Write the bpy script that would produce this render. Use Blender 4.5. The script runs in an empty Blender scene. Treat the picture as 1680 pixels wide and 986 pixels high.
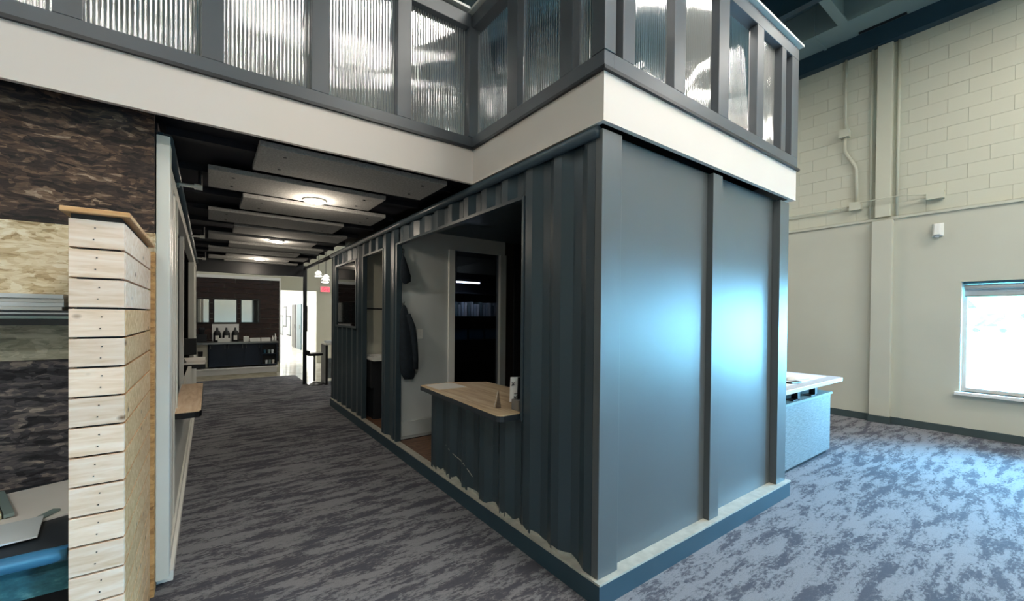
import bpy, bmesh, math, random
from mathutils import Matrix, Vector
random.seed(7)
S = bpy.context.scene
COL = S.collection

# ---------------------------------------------------------------- camera
cd = bpy.data.cameras.new('camera'); cam = bpy.data.objects.new('camera', cd); COL.objects.link(cam)
R_ = (0.82689405, -0.56228644, 0.00895532); U_ = (-0.00254633, 0.01218076, 0.99992257); F_ = (0.56235198, 0.82685282, -0.00864043)
CP = (-1.84244, -1.534578, 1.65)
cam.matrix_world = Matrix(((R_[0], U_[0], -F_[0], CP[0]), (R_[1], U_[1], -F_[1], CP[1]), (R_[2], U_[2], -F_[2], CP[2]), (0, 0, 0, 1)))
cd.sensor_width = 36; cd.sensor_fit = 'HORIZONTAL'; cd.lens = 665.3033 / 1680 * 36
cd.shift_x = (840 - 794.73) / 1680; cd.shift_y = (523.73 - 493) / 1680
cd.clip_start = .05; cd.clip_end = 300
S.camera = cam

# ---------------------------------------------------------------- world, exposure
w = bpy.data.worlds.new('world'); S.world = w; w.use_nodes = True
bg = w.node_tree.nodes['Background']; bg.inputs[0].default_value = (.21, .62, 1, 1); bg.inputs[1].default_value = 125
S.view_settings.view_transform = 'Standard'; S.view_settings.look = 'None'
S.view_settings.exposure = 0.35; S.view_settings.gamma = 1; S.view_settings.use_curve_mapping = False

def lamp(name, kind, loc, power, color=(1, 1, 1), size=(1, 1), rot=(0, 0, 0), **kw):
    l = bpy.data.lights.new(name, kind); l.energy = power; l.color = color
    if kind == 'AREA':
        l.shape = 'RECTANGLE'; l.size, l.size_y = size
    for k, v in kw.items(): setattr(l, k, v)
    o = bpy.data.objects.new(name, l); o.location = loc; o.rotation_euler = rot; COL.objects.link(o); return o
WINS = [(-2.05, -.56, .62, 2.2), (-4.2, -2.9, .62, 2.2), (-7.6, -5.4, .62, 2.2)]          # right wall window openings; second and third unseen, added to light the floor
for y0, y1, z0, z1 in WINS:
    p = lamp('window_portal', 'AREA', (7.33, (y0 + y1) / 2, (z0 + z1) / 2), 1, size=(z1 - z0, y1 - y0), rot=(0, math.pi / 2, 0))
    p.data.cycles.is_portal = True
WARM = (1, .955, .87)
HALL_W = 52

# ---------------------------------------------------------------- materials
def L(c):
    if isinstance(c, str):
        c = [int(c[i:i + 2], 16) / 255 for i in (0, 2, 4)]
        c = [x / 12.92 if x <= .04045 else ((x + .055) / 1.055) ** 2.4 for x in c]
    return (c[0], c[1], c[2], 1)
class N:
    def __init__(s, name, rough=.5, metal=0, spec=.5):
        s.m = bpy.data.materials.new(name); s.m.use_nodes = True; s.t = s.m.node_tree
        s.b = s.t.nodes['Principled BSDF']; s.b.inputs['Roughness'].default_value = rough; s.b.inputs['Metallic'].default_value = metal
        s.b.inputs['Specular IOR Level'].default_value = spec
        s.co = s.t.nodes.new('ShaderNodeTexCoord').outputs['Object']
    def n(s, k, **ins):
        x = s.t.nodes.new('ShaderNode' + k)
        for a, v in ins.items():
            if a.startswith('_'): setattr(x, a[1:], v)
            else: s.put(x, a.replace('_', ' '), v)
        return x
    def put(s, x, a, v):
        i = x.inputs[int(a[1:])] if a[0] == 'i' and a[1:].isdigit() else x.inputs[a]
        if isinstance(v, bpy.types.NodeSocket): s.t.links.new(v, i)
        else: i.default_value = v
    def map(s, scale, rot=(0, 0, 0)): return s.n('Mapping', Vector=s.co, Scale=scale, Rotation=rot).outputs[0]
    def noise(s, scale=(1, 1, 1), sc=5, det=4, rough=.5, dist=0, vec=None):
        return s.n('TexNoise', Vector=vec or s.map(scale), Scale=sc, Detail=det, Roughness=rough, Distortion=dist).outputs[0]
    def ramp(s, fac, stops, const=False):
        r = s.n('ValToRGB', Fac=fac); e = r.color_ramp.elements
        if const: r.color_ramp.interpolation = 'CONSTANT'
        while len(e) < len(stops): e.new(.5)
        for el, (p, c) in zip(e, stops): el.position = p; el.color = L(c)
        return r.outputs[0]
    def mix(s, fac, a, b, mode='MIX'):
        x = s.n('Mix', _data_type='RGBA', _blend_type=mode)
        for i, v in ((0, fac), (6, a), (7, b)):
            if isinstance(v, bpy.types.NodeSocket): s.t.links.new(v, x.inputs[i])
            else: x.inputs[i].default_value = v if i == 0 else L(v)
        return x.outputs[2]
    def col(s, v):
        if isinstance(v, bpy.types.NodeSocket): s.t.links.new(v, s.b.inputs['Base Color'])
        else: s.b.inputs['Base Color'].default_value = L(v)
        return s
    def bump(s, h, strength=.3, dist=.01):
        x = s.n('Bump', Strength=strength, Distance=dist, Height=h); s.t.links.new(x.outputs[0], s.b.inputs['Normal']); return s
M = {}
def plain(key, c, rough=.5, metal=0, spec=.5, var=.06, sc=6, bump=0):
    a = N(key, rough, metal, spec)
    n = a.noise(sc=sc, det=3)
    c4 = L(c)
    lo = tuple(x * (1 - var) for x in c4[:3]); hi = tuple(min(1, x * (1 + var)) for x in c4[:3])
    a.col(a.ramp(n, [(.3, lo), (.7, hi)]))
    if bump: a.bump(a.noise(sc=sc * 30, det=2), bump, .002)
    M[key] = a.m; return a
plain('cream_wall', 'c4c3b4', .7, var=.03, sc=1.5, bump=.08)
plain('block_paint', 'c9c8b6', .6, var=.02, sc=2, bump=.2)
plain('fascia_paint', 'dcd2ca', .6, var=.02, sc=1)
plain('white_paint', 'e6e6e2', .5, var=.02)
plain('grey_paint', 'bfc4c4', .6, var=.03, sc=2)
plain('white_metal', 'd9dad4', .35, var=.03, sc=2)
plain('end_panel_paint', '555b5d', .38, var=.05, sc=1.2)  # container paint made lighter, the light on the end face put into its colour
plain('container_paint', '33424b', .36, var=.08, sc=1.6, spec=.5)
a = plain('railing_paint', '50555a', .4, var=.03, sc=3)
plain('plinth_paint', '2c4350', .5, var=.06, sc=4)
plain('worn_highlight_grey', 'a9a9a0', .5, var=.15, sc=14)  # pale grey for the plinth top's painted highlight and the scratched paint
plain('dark_metal', '10151c', .4, var=.1)
plain('black_plastic', '0b0c10', .4, var=.1)
plain('deck_dark', '0a0c18', .7, var=.2, sc=3)
plain('roof_teal', '748e95', .6, var=.12, sc=1.5)
plain('roof_beam', '1c3b4b', .5, var=.1, sc=1.5)
plain('duct_grey', '7f9393', .5, var=.08, sc=1)
plain('navy_cabinet', '0c1f33', .45, var=.08)
plain('steel', '9a9c9b', .28, metal=.9, var=.05)
plain('chrome_grey', '8a8c8c', .3, metal=.8)
plain('baseboard_rubber', '3e4b4d', .5, var=.06)
plain('paper', 'e9e6e2', .7, var=.02)
plain('paper_blue', 'c9d2d8', .7, var=.03)
plain('tan_card', 'c4bc9c', .7, var=.05)
plain('slate_laminate', '2b333b', .45, var=.08)
plain('edge_blue', '2f5f78', .4, var=.08)
plain('swatch_brown', '5b4d40', .8, var=.3, sc=40)
plain('coat_fabric', '14202a', .9, var=.25, sc=20, bump=.6)
plain('switch_plate', 'efefeb', .4)
plain('concrete_ground', 'c8c8c4', .9, var=.08)
plain('grass_green', '6f9a55', .9, var=.25, sc=3)
plain('road', '9b9c9e', .9, var=.08)
plain('leaf', '4f7a4c', .9, var=.4, sc=1.5)
plain('bark', '4a3a2c', .9, var=.3)
plain('car_paint', '32465e', .3, var=.05)
plain('holder_grey', '77726d', .5)
plain('desk_white', 'c4c3c8', .4, var=.02)
plain('picture_print', '8b9498', .5, var=.3, sc=6)
plain('door_black', '10141a', .4)
plain('door_teal', '38525c', .4)
plain('floor_dark', '12161c', .6)
plain('teal_cabinet', '1f4d60', .5, var=.06)
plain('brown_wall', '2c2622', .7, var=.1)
# carpet: two greys in long broken streaks
a = N('carpet', 1, spec=.1)
n1 = a.noise((.8, 3.6, 1), 3.2, 5, .6, .3); n2 = a.noise((3.2, 8, 1), 7, 5, .7, .6); n4 = a.noise((1, 2.5, 1), .5, 2)
s_ = a.n('Math', _operation='MULTIPLY_ADD', i0=n2, i1=.7, i2=a.n('Math', _operation='MULTIPLY_ADD', i0=n4, i1=.3, i2=n1).outputs[0]).outputs[0]
s_ = a.n('Math', _operation='MULTIPLY', i0=s_, i1=.9).outputs[0]
c1 = a.ramp(s_, [(.80, '50515a'), (.87, '5e5f66'), (.892, '74757b'), (.96, '86878c')])
n3 = a.noise(sc=170, det=2)
a.col(a.mix(a.ramp(n3, [(.3, (0, 0, 0)), (.7, (.3, .3, .3))]), c1, '3c3e44'))
a.bump(n3, .6, .004); M['carpet'] = a.m
# polished tile of the hallway
a = N('polished_tile', .08)
a.col(a.ramp(a.noise(sc=2.5, det=5), [(.35, 'c9c6bc'), (.7, 'e3e0d8')])); M['polished_tile'] = a.m
# osb boards
def osb(key, stops, rot=0):
    a = N(key, .75)
    d = a.n('TexNoise', Vector=a.map((3, 3, 6)), Scale=1.6, Detail=3)
    def layer(sx, sz, k, rr):
        v0 = a.n('Mapping', Vector=a.co, Scale=(sx, sx, sz), Rotation=(0, rot + rr, 0), Location=(k, k, k)).outputs[0]
        vec = a.n('VectorMath', _operation='ADD', i0=v0, i1=a.n('VectorMath', _operation='SCALE', i0=d.outputs['Color'], Scale=4.5).outputs[0]).outputs[0]
        v = a.n('TexVoronoi', Vector=vec, Scale=1, Randomness=1); return a.n('SeparateColor', Color=v.outputs['Color']).outputs[0]
    f = a.mix(.5, layer(10, 44, 0, .18), layer(6, 36, 3, -.25)); f = a.mix(.35, f, layer(20, 60, 7, .5)); f = a.mix(.38, f, a.noise((2, 2, 16), 9, 7, .75))
    a.col(a.ramp(f, stops)); a.bump(f, .4, .004); M[key] = a.m
osb('osb_natural', [(.28, '9c8461'), (.42, 'cdb994'), (.56, 'e2d4b6'), (.75, 'eee5d0')])
osb('osb_dark', [(.28, '0f0c0c'), (.44, '2f231f'), (.56, '4b392e'), (.66, '6b5442'), (.78, 'a58e78')])
osb('osb_grey', [(.28, '8c8c80'), (.45, 'b0ae9c'), (.6, 'c8c5b5'), (.8, 'dad7ca')])
osb('osb_charcoal', [(.28, '14151e'), (.44, '35353d'), (.56, '55535a'), (.68, '807876'), (.8, 'b0a59d')])
osb('osb_edge', [(.2, '73502f'), (.45, 'b08350'), (.7, 'cc9f68'), (.9, 'dfb986')], 1.2)
# pine boards with grain and knots
def wood(key, cols, scale=(1.5, 14, 14), knots=True, rough=.55, knot='7a5a3c'):
    a = N(key, rough); g = a.noise(scale, 3, 5, .55, .6)
    r_ = a.n('ObjectInfo').outputs['Random']
    c = a.ramp(g, [(.3, cols[0]), (.5, cols[1]), (.7, cols[2])])
    if knots:
        v = a.n('TexVoronoi', Vector=a.map((6, 6, 9)), Scale=1)
        c = a.mix(a.ramp(v.outputs['Distance'], [(.05, (1, 1, 1)), (.13, (0, 0, 0))]), c, knot)
    h = a.n('HueSaturation', Color=c, Value=a.n('MapRange', Value=r_, i3=.88, i4=1.08).outputs[0])
    a.col(h.outputs[0]); a.bump(g, .1, .002); M[key] = a.m
wood('pine', ['d9bb9c', 'e9d0ba', 'f2e0d0'])
wood('pine_warm_shade', ['bd8f62', 'd3a87a', 'e3c19a'])  # same pine, with the warm shade of the side face put into its colour
wood('pine_cap', ['bc8550', 'd6a26d', 'e2b787'], knots=False)
wood('oak_counter', ['bd9c76', 'd9bf9b', 'e8d6ba'], (9, .7, 9), False, .42)
wood('oak_ledge', ['c9a885', 'dfc2a2', 'ead4ba'], (9, 1.2, 9), False, .42)
wood('vinyl_plank', ['4a3428', '6d4f3c', '8a6a52'], (2, 12, 12), False, .4)
wood('wall_plank', ['100b0b', '261613', '42261c'], (2, 10, 18), False, .6)
wood('platform_board', ['b7b19c', 'cfc9b5', 'dcd7c6'], (2, 10, 18), False, .55)
# grey felt of the ceiling baffles
a = N('felt', .95, spec=.1); a.col(a.ramp(a.noise((1, 1, 1), 60, 5, .7), [(.3, '838382'), (.7, 'a6a6a3')])); a.bump(a.noise((1, 1, 1), 90, 3), .5, .004); M['felt'] = a.m
# grey woven desk front
a = N('linen_laminate', .6); a.col(a.ramp(a.noise((3, 3, 30), 4, 5, .7), [(.3, '50585c'), (.7, '8a9296')])); M['linen_laminate'] = a.m
# teal cloth front
a = N('teal_cloth', .8); a.col(a.ramp(a.noise((2, 2, 4), 4, 6, .7), [(.3, '163a44'), (.55, '2d6470'), (.75, '6fa3a5')])); M['teal_cloth'] = a.m
# clear fluted polycarbonate
def glassy(key, rough, trans, diff, gloss, tint=(1, 1, 1), dcol=(.8, .8, .78), translucent=(.8, .8, .78)):
    a = N(key); t = a.t; out = t.nodes['Material Output']; t.nodes.remove(a.b)
    T = a.n('BsdfTransparent', Color=(*tint, 1)); D = a.n('BsdfDiffuse', Color=(*dcol, 1)); X = a.n('BsdfTranslucent', Color=(*translucent, 1))
    G = a.n('BsdfGlossy', Color=(1, 1, 1, 1), Roughness=rough)
    m1 = a.n('MixShader', Fac=.5); t.links.new(D.outputs[0], m1.inputs[1]); t.links.new(X.outputs[0], m1.inputs[2])
    m2 = a.n('MixShader', Fac=diff / max(1e-3, diff + trans)); t.links.new(T.outputs[0], m2.inputs[1]); t.links.new(m1.outputs[0], m2.inputs[2])
    fr = a.n('Fresnel', IOR=1.5); ad = a.n('Math', _operation='MULTIPLY_ADD', i0=fr.outputs[0], i1=1.0, i2=gloss)
    m3 = a.n('MixShader', Fac=ad.outputs[0]); t.links.new(m2.outputs[0], m3.inputs[1]); t.links.new(G.outputs[0], m3.inputs[2])
    t.links.new(m3.outputs[0], out.inputs[0]); M[key] = a.m
glassy('polycarbonate', .06, .42, .36, .10, dcol=(.7, .7, .68), translucent=(.55, .55, .53))
glassy('window_glass', .01, 1, 0, .02)
glassy('dark_glass', .03, .25, .0, .06, tint=(.45, .5, .6))
glassy('mirror_glass', .02, 0, .25, .55, dcol=(.1, .12, .12), translucent=(0, 0, 0))
def emit(key, c, s):
    a = N(key); e = a.n('Emission', Color=L(c), Strength=s); a.t.links.new(e.outputs[0], a.t.nodes['Material Output'].inputs[0]); M[key] = a.m
emit('led_panel', (1, .95, .85), 14); emit('downlight_lens', (1, .86, .66), 30); emit('exit_red', (1, .05, .08), 2.2); emit('pendant_glow', (1, .97, .9), 6)
emit('hall_panel', (1, .98, .95), 8)

# ---------------------------------------------------------------- mesh helpers
BASE = {}
class MB:
    def __init__(s): s.v = []; s.f = []; s.sm = False
    def box(s, x0, x1, y0, y1, z0, z1):
        b = len(s.v); s.v += [(x, y, z) for z in (z0, z1) for y in (y0, y1) for x in (x0, x1)]
        s.f += [tuple(b + i for i in q) for q in ((0, 2, 3, 1), (4, 5, 7, 6), (0, 1, 5, 4), (2, 6, 7, 3), (0, 4, 6, 2), (1, 3, 7, 5))]; return s
    def cbox(s, c, size, rz=0, rx=0, ry=0):
        b = len(s.v); s.box(*[k for i in range(3) for k in (-size[i] / 2, size[i] / 2)])
        m = Matrix.Translation(c) @ Matrix.Rotation(rz, 4, 'Z') @ Matrix.Rotation(ry, 4, 'Y') @ Matrix.Rotation(rx, 4, 'X')
        s.v[b:] = [tuple(m @ Vector(q)) for q in s.v[b:]]; return s
    def prism(s, pts, z0, z1):                     # polygon in plan, extruded up
        b = len(s.v); n = len(pts); s.v += [(x, y, z0) for x, y in pts] + [(x, y, z1) for x, y in pts]
        s.f += [tuple(range(b + n - 1, b - 1, -1)), tuple(range(b + n, b + 2 * n))] + [(b + i, b + (i + 1) % n, b + n + (i + 1) % n, b + n + i) for i in range(n)]; return s
    def tube(s, pts, r, seg=10, caps=True):
        pts = [Vector(p) for p in pts]; b = len(s.v); n = len(pts)
        rs = r if isinstance(r, (list, tuple)) else [r] * n
        up = None
        for i, p in enumerate(pts):
            d = (pts[min(i + 1, n - 1)] - pts[max(i - 1, 0)]).normalized()
            if up is None: up = Vector((0, 0, 1)) if abs(d.z) < .9 else Vector((1, 0, 0))
            u = d.cross(up).normalized(); v = u.cross(d).normalized(); up = v
            for k in range(seg):
                t = 2 * math.pi * k / seg; s.v.append(tuple(p + (u * math.cos(t) + v * math.sin(t)) * rs[i]))
        for i in range(n - 1):
            for k in range(seg): s.f.append((b + i * seg + k, b + i * seg + (k + 1) % seg, b + (i + 1) * seg + (k + 1) % seg, b + (i + 1) * seg + k))
        if caps: s.f += [tuple(range(b + seg - 1, b - 1, -1)), tuple(range(b + (n - 1) * seg, b + n * seg))]
        return s
    def lathe(s, c, prof, seg=20):                 # [(r, z)]
        b = len(s.v)
        for r, z in prof:
            for k in range(seg): t = 2 * math.pi * k / seg; s.v.append((c[0] + r * math.cos(t), c[1] + r * math.sin(t), c[2] + z))
        for i in range(len(prof) - 1):
            for k in range(seg): s.f.append((b + i * seg + k, b + i * seg + (k + 1) % seg, b + (i + 1) * seg + (k + 1) % seg, b + (i + 1) * seg + k))
        s.f += [tuple(range(b + seg - 1, b - 1, -1)), tuple(range(b + (len(prof) - 1) * seg, b + len(prof) * seg))]; return s
    def build(s, name, mat, parent=None, bevel=0, smooth=False):
        off = Vector(BASE.get(parent.name, (0, 0, 0))) if parent else Vector((0, 0, 0))
        me = bpy.data.meshes.new(name); me.from_pydata([tuple(Vector(q) - off) for q in s.v], [], s.f); me.update()
        bm = bmesh.new(); bm.from_mesh(me); bmesh.ops.recalc_face_normals(bm, faces=bm.faces); bm.to_mesh(me); bm.free()
        if smooth:
            for p in me.polygons: p.use_smooth = True
        me.materials.append(M[mat]); o = bpy.data.objects.new(name, me); COL.objects.link(o)
        if parent: o.parent = parent; BASE[o.name] = tuple(off)
        if bevel:
            b = o.modifiers.new('bevel', 'BEVEL'); b.width = bevel; b.segments = 2; b.limit_method = 'ANGLE'
        return o
def box(*a): return MB().box(*a)
def thing(name, label, cat, loc, group=None, kind=None):
    o = bpy.data.objects.new(name, None); COL.objects.link(o); o.location = loc; o.empty_display_size = .1
    BASE[o.name] = tuple(loc); o['label'] = label; o['category'] = cat
    if group: o['group'] = group
    return o
def tag(o, label, cat, group=None):
    o['label'] = label; o['category'] = cat
    if group: o['group'] = group
    return o
def struct(name, mb, mat, parent=None, **k):
    o = mb.build(name, mat, parent, **k)
    if not parent: o['kind'] = 'structure'
    return o
def copy_tree(o, loc=None, label=None, parent=None):
    c = o.copy(); COL.objects.link(c)
    if parent: c.parent = parent
    if loc is not None: c.location = loc
    if label: c['label'] = label
    for ch in list(o.children): copy_tree(ch, parent=c)
    return c
def text(body, size, mat, parent, m, name='lettering', ext=.001):
    cu = bpy.data.curves.new(name, 'FONT'); cu.body = body; cu.size = size; cu.extrude = ext; cu.align_x = 'CENTER'; cu.align_y = 'CENTER'
    tmp = bpy.data.objects.new('tmp', cu); COL.objects.link(tmp); bpy.context.view_layer.update()
    me = bpy.data.meshes.new_from_object(tmp.evaluated_get(bpy.context.evaluated_depsgraph_get())); bpy.data.objects.remove(tmp)
    me.materials.clear(); me.materials.append(M[mat]); o = bpy.data.objects.new(name, me); COL.objects.link(o); o.parent = parent
    mm = Matrix.Translation(-Vector(BASE[parent.name])) @ m
    o.matrix_local = mm; return o

# ================================================================ SETTING
struct('floor', box(-8, 7.1, -8, 8.85, -.1, 0).box(-8, .1, 8.85, 10.43, -.1, 0), 'carpet')
struct('floor_hallway', box(-8, 7.1, 10.43, 28, -.1, 0).box(.1, 7.1, 8.85, 10.43, -.1, 0), 'polished_tile')
struct('trim_1', box(.1, 7.1, 8.82, 8.88, 0, .012), 'duct_grey')
# right wall, smooth lower part with window openings, block upper part
wr = MB(); ys = [-8] + [y for w_ in sorted(WINS) for y in w_[:2]] + [14]
for i in range(0, len(ys), 2): wr.box(7.10, 7.35, ys[i], ys[i + 1], 0, 3.26)
for y0, y1, z0, z1 in WINS: wr.box(7.10, 7.35, y0, y1, 0, z0).box(7.10, 7.35, y0, y1, z1, 3.26)
struct('wall_right', wr, 'cream_wall')
wu = struct('wall_right_upper', box(7.145, 7.35, -8, 14, 3.26, 6.9), 'block_paint')
blk = None; BY0, BY1 = -3.6, 4.0
for r in range(14):
    z = 3.285 + r * .2; off = 0 if r % 2 else .2; y = BY0 - off; k = 0
    while y < BY1 + .2:
        if blk is None:
            blk = MB().box(-.014, .016, .0012, .3988, .0012, .1988).build('concrete_block', 'block_paint', wu); b = blk
        else: b = blk.copy(); COL.objects.link(b)
        b.location = (7.13 + random.uniform(-.0012, .0012), y, z); y += .4
far = MB()
for r in range(14):
    z = 3.285 + r * .2; off = 0 if r % 2 else .2
    for y0 in [BY1 + .4 - off + .4 * k for k in range(24)] + [BY0 - off - .4 * (k + 1) for k in range(10)]: far.box(7.116, 7.146, y0 + .0012, y0 + .3988, z + .0012, z + .1988)
o = far.build('far_blockwork', 'block_paint', wu); o['kind'] = 'stuff'
struct('trim_2', box(7.075, 7.15, -8, 14, 3.235, 3.275), 'cream_wall')
struct('baseboard_right', box(7.08, 7.1, -8, 14, 0, .11), 'baseboard_rubber')
pil = thing('wall_pilaster', 'cream painted square pilaster rising up the window wall beside the conduits', 'pilaster', (7.1, .26, 0))
box(7.0, 7.1, .14, .38, .11, 3.22).build('lower_shaft', 'cream_wall', pil, bevel=.006); box(7.02, 7.13, .17, .35, 3.28, 6.02).build('upper_shaft', 'block_paint', pil, bevel=.006)
box(6.985, 7.1, .13, .39, 0, .11).build('base', 'baseboard_rubber', pil)
# left, back and far walls, roof
struct('wall_left', box(-8.2, -8, -8, 13, 0, 6.9), 'cream_wall'); struct('wall_front', box(-8, 7.35, -8.2, -8, 0, 6.9), 'cream_wall')
struct('wall_back', box(-8, -.16, 11.25, 11.4, 0, 6.9).box(-.16, 1.18, 13, 13.15, 2.42, 6.9).box(1.18, 7.35, 13, 13.15, 0, 6.9).box(-.31, -.16, 11.4, 13.15, 0, 6.9), 'cream_wall')
struct('wall_hallway', box(1.7, 1.85, 13.15, 28, 0, 2.9).box(-1.2, -1.05, 13.15, 28, 0, 2.9).box(-1.2, 1.85, 28, 28.1, 0, 2.9).box(-1.05, -.31, 13.0, 13.15, 0, 2.9), 'white_paint')
struct('ceiling_hallway', box(-1.2, 1.85, 13.15, 28, 2.7, 2.8), 'white_paint')
cl = struct('ceiling', box(-8, 7.35, -8, 13, 6.85, 7.0), 'roof_teal')
dk = MB()
for i in range(52): x = -8 + i * .3; dk.box(x, x + .15, -8, 13, 6.79, 6.85)
dk.build('deck_rib', 'roof_teal', cl)['kind'] = 'stuff'
for i, x in enumerate((5.5, 2.2, -1.1, -4.4)):
    g = thing('roof_beam', ['dark steel roof beam nearest the window wall', 'second dark steel roof beam from the window wall', 'third dark steel roof beam from the window wall', 'dark steel roof beam farthest from the window wall'][i], 'beam', (x, 2.5, 6.3), 'steel roof beams')
    box(x - .06, x + .06, -8, 13, 6.3, 6.32).build('flange', 'roof_beam', g); box(x - .01, x + .01, -8, 13, 6.32, 6.79).build('web', 'roof_beam', g)
    box(x - .06, x + .06, -8, 13, 6.76, 6.79).build('flange', 'roof_beam', g)
g = thing('cross_beam', 'short teal steel cross beam tying the roof beam to the duct', 'beam', (5.95, .62, 6.3))
box(5.56, 6.4, .57, .69, 6.3, 6.33).build('flange', 'duct_grey', g); box(5.56, 6.4, .62, .64, 6.33, 6.79).build('web', 'duct_grey', g)
g = thing('hanger_clip', 'small dark hanger clip on the roof beam above the container', 'clip', (5.46, 1.5, 6.3))
box(5.44, 5.5, 1.3, 1.34, 6.32, 6.45).build('strap', 'roof_beam', g); box(5.40, 5.5, 1.28, 1.36, 6.30, 6.32).build('foot', 'roof_beam', g)
g = thing('air_duct', 'long grey teal rectangular duct running along the top of the window wall', 'duct', (6.7, 2.5, 6.3))
box(6.4, 6.95, -8, 13, 6.3, 6.78).build('duct_body', 'duct_grey', g)
for y in (-6.5, -5, -3.5, -2, -.5, 1, 2.5, 4, 5.5, 7, 8.5, 10): box(6.385, 6.965, y - .015, y + .015, 6.285, 6.79).build('seam_flange', 'duct_grey', g)
box(6.86, 6.92, .0, .55, 6.288, 6.3).build('slot_vent', 'dark_metal', g)
struct('trim_3', box(6.96, 7.15, -8, 13, 6.03, 6.34), 'roof_beam')

# ---- windows in the right wall
def window(i, y0, y1, z0, z1):
    wn = MB(); t = .05
    wn.box(7.24, 7.30, y0, y0 + t, z0, z1).box(7.24, 7.30, y1 - t, y1, z0, z1).box(7.24, 7.30, y0 + t, y1 - t, z0, z0 + t).box(7.24, 7.30, y0 + t, y1 - t, z1 - t, z1)
    o = wn.build('window_%d' % i, 'white_metal'); o['kind'] = 'structure'
    box(7.265, 7.275, y0 + t, y1 - t, z0 + t, z1 - t).build('pane', 'window_glass', o)
    box(7.03, 7.24, y0 - .04, y1 + .04, z0 - .045, z0).build('window_sill', 'white_paint', o, bevel=.006)
    box(7.115, 7.24, y1 - .008, y1 - .001, z0, z1).build('jamb_liner', 'white_paint', o); box(7.115, 7.24, y0 + .001, y0 + .008, z0, z1).build('jamb_liner', 'white_paint', o)
for i, w_ in enumerate(WINS): window(i + 1, *w_)
WL = ['grey roller blind rolled up at the top of the window beside the pilaster', 'grey roller blind rolled up in the added second window from the pilaster', 'grey roller blind rolled up in the added third window from the pilaster']
for i, (y0, y1, z0, z1) in enumerate(WINS):
    g = thing('roller_blind', WL[i], 'blind', (7.18, (y0 + y1) / 2, z1 - .1), 'roller blinds')
    box(7.12, 7.2, y0 + .02, y1 - .02, z1 - .035, z1 - .005).build('cassette', 'edge_blue', g)
    MB().tube([(7.17, y0 + .03, z1 - .08), (7.17, y1 - .03, z1 - .08)], .035, 14).build('roll', 'grey_paint', g, smooth=True)
    box(7.19, 7.193, y0 + .03, y1 - .03, z1 - .2, z1 - .07).build('fabric', 'grey_paint', g); box(7.185, 7.2, y0 + .03, y1 - .03, z1 - .215, z1 - .198).build('bottom_bar', 'duct_grey', g)
# ---- outside
struct('ground_outside', box(7.36, 110, -90, 60, -.3, -.2), 'concrete_ground')
struct('road_outside', box(90, 100, -90, 60, -.2, -.19), 'road')
pts = [(17.5 + 3.6 * math.cos(t) * (1 + .1 * math.sin(3 * t)), -1.6 + 4 * math.sin(t)) for t in [k * math.pi / 12 for k in range(24)]]
o = MB().prism(pts, -.2, -.12).build('lawn', 'grass_green'); o['kind'] = 'structure'
for i, (x, y, h) in enumerate(((60, 5.6, 8), (66, -2.5, 7), (72, -14, 8), (62, -28, 8))):
    g = thing('shade_tree', ['leafy tree straight across the road from the window', 'taller leafy tree across the road near the pilaster end of the view', 'leafy tree further back across the road', 'leafy tree at the far end of the road'][i], 'tree', (x, y, -.2), 'trees across the road')
    MB().tube([(x, y, -.2), (x + .1, y, h * .35), (x, y + .2, h * .6)], [.25, .18, .08], 8).build('trunk', 'bark', g)
    bm = bmesh.new()
    for k in range(26):
        q = bmesh.ops.create_icosphere(bm, subdivisions=2, radius=random.uniform(1, 1.9)); c = Vector((random.gauss(0, 1.5), random.gauss(0, 2.2), h * .6 + random.gauss(0, 1.4)))
        for v in q['verts']: v.co = v.co * random.uniform(.85, 1.2) + c
    me = bpy.data.meshes.new('crown'); bm.to_mesh(me); bm.free(); me.materials.append(M['leaf']); c = bpy.data.objects.new('crown', me); COL.objects.link(c); c.parent = g
for i, y in enumerate((6.2, -1.0)):
    g = thing('parked_car', ['dark blue car parked across the road under the nearest tree', 'dark blue car parked further along the road'][i], 'car', (96, y, -.19), 'parked cars')
    prof = [(-2.1, .3), (-2.15, .75), (-1.3, .9), (-.8, 1.4), (.7, 1.42), (1.4, .95), (2.1, .85), (2.15, .3)]
    m = MB(); n = len(prof); m.v = [(xx, y + a_, -.19 + z) for xx in (95.2, 96.8) for a_, z in prof]; m.f = [tuple(range(n)), tuple(range(2 * n - 1, n - 1, -1))] + [(k, (k + 1) % n, n + (k + 1) % n, n + k) for k in range(n)]
    m.build('body', 'car_paint', g, bevel=.05)
    for sx in (95.15, 96.65):
        for sy in (-1.3, 1.3): MB().tube([(sx, y + sy, .14), (sx + .2, y + sy, .14)], .32, 16).build('wheel', 'black_plastic', g)
    box(95.19, 96.81, y - .75, y + .65, .78, 1.12).build('window_band', 'dark_metal', g)

# ---- conduits, boxes and the wall device on the window wall
def jbox(x0, x1, y0, y1, z0, z1, label, grp='junction boxes on the window wall'):
    o = thing('junction_box', label, 'junction box', (x1, (y0 + y1) / 2, z0), grp)
    box(x0, x1, y0, y1, z0, z1).build('body', 'block_paint', o, bevel=.004); box(x0 - .006, x0, y0 - .005, y1 + .005, z0 - .005, z1 + .005).build('cover_plate', 'block_paint', o); return o
jbox(7.0, 7.12, .69, .81, 4.72, 4.84, 'square cream junction box halfway up the bent conduit')
jbox(7.0, 7.12, .52, .66, 3.46, 3.58, 'square cream junction box at the foot of the bent conduit')
jbox(7.0, 7.12, -.39, -.22, 3.44, 3.55, 'square cream junction box ending the horizontal cable')
tag(MB().tube([(7.08, .75, 4.84), (7.08, .75, 6.04)], .018).build('conduit', 'block_paint', smooth=True), 'straight cream conduit rising from the halfway junction box to the roof', 'conduit')
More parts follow.
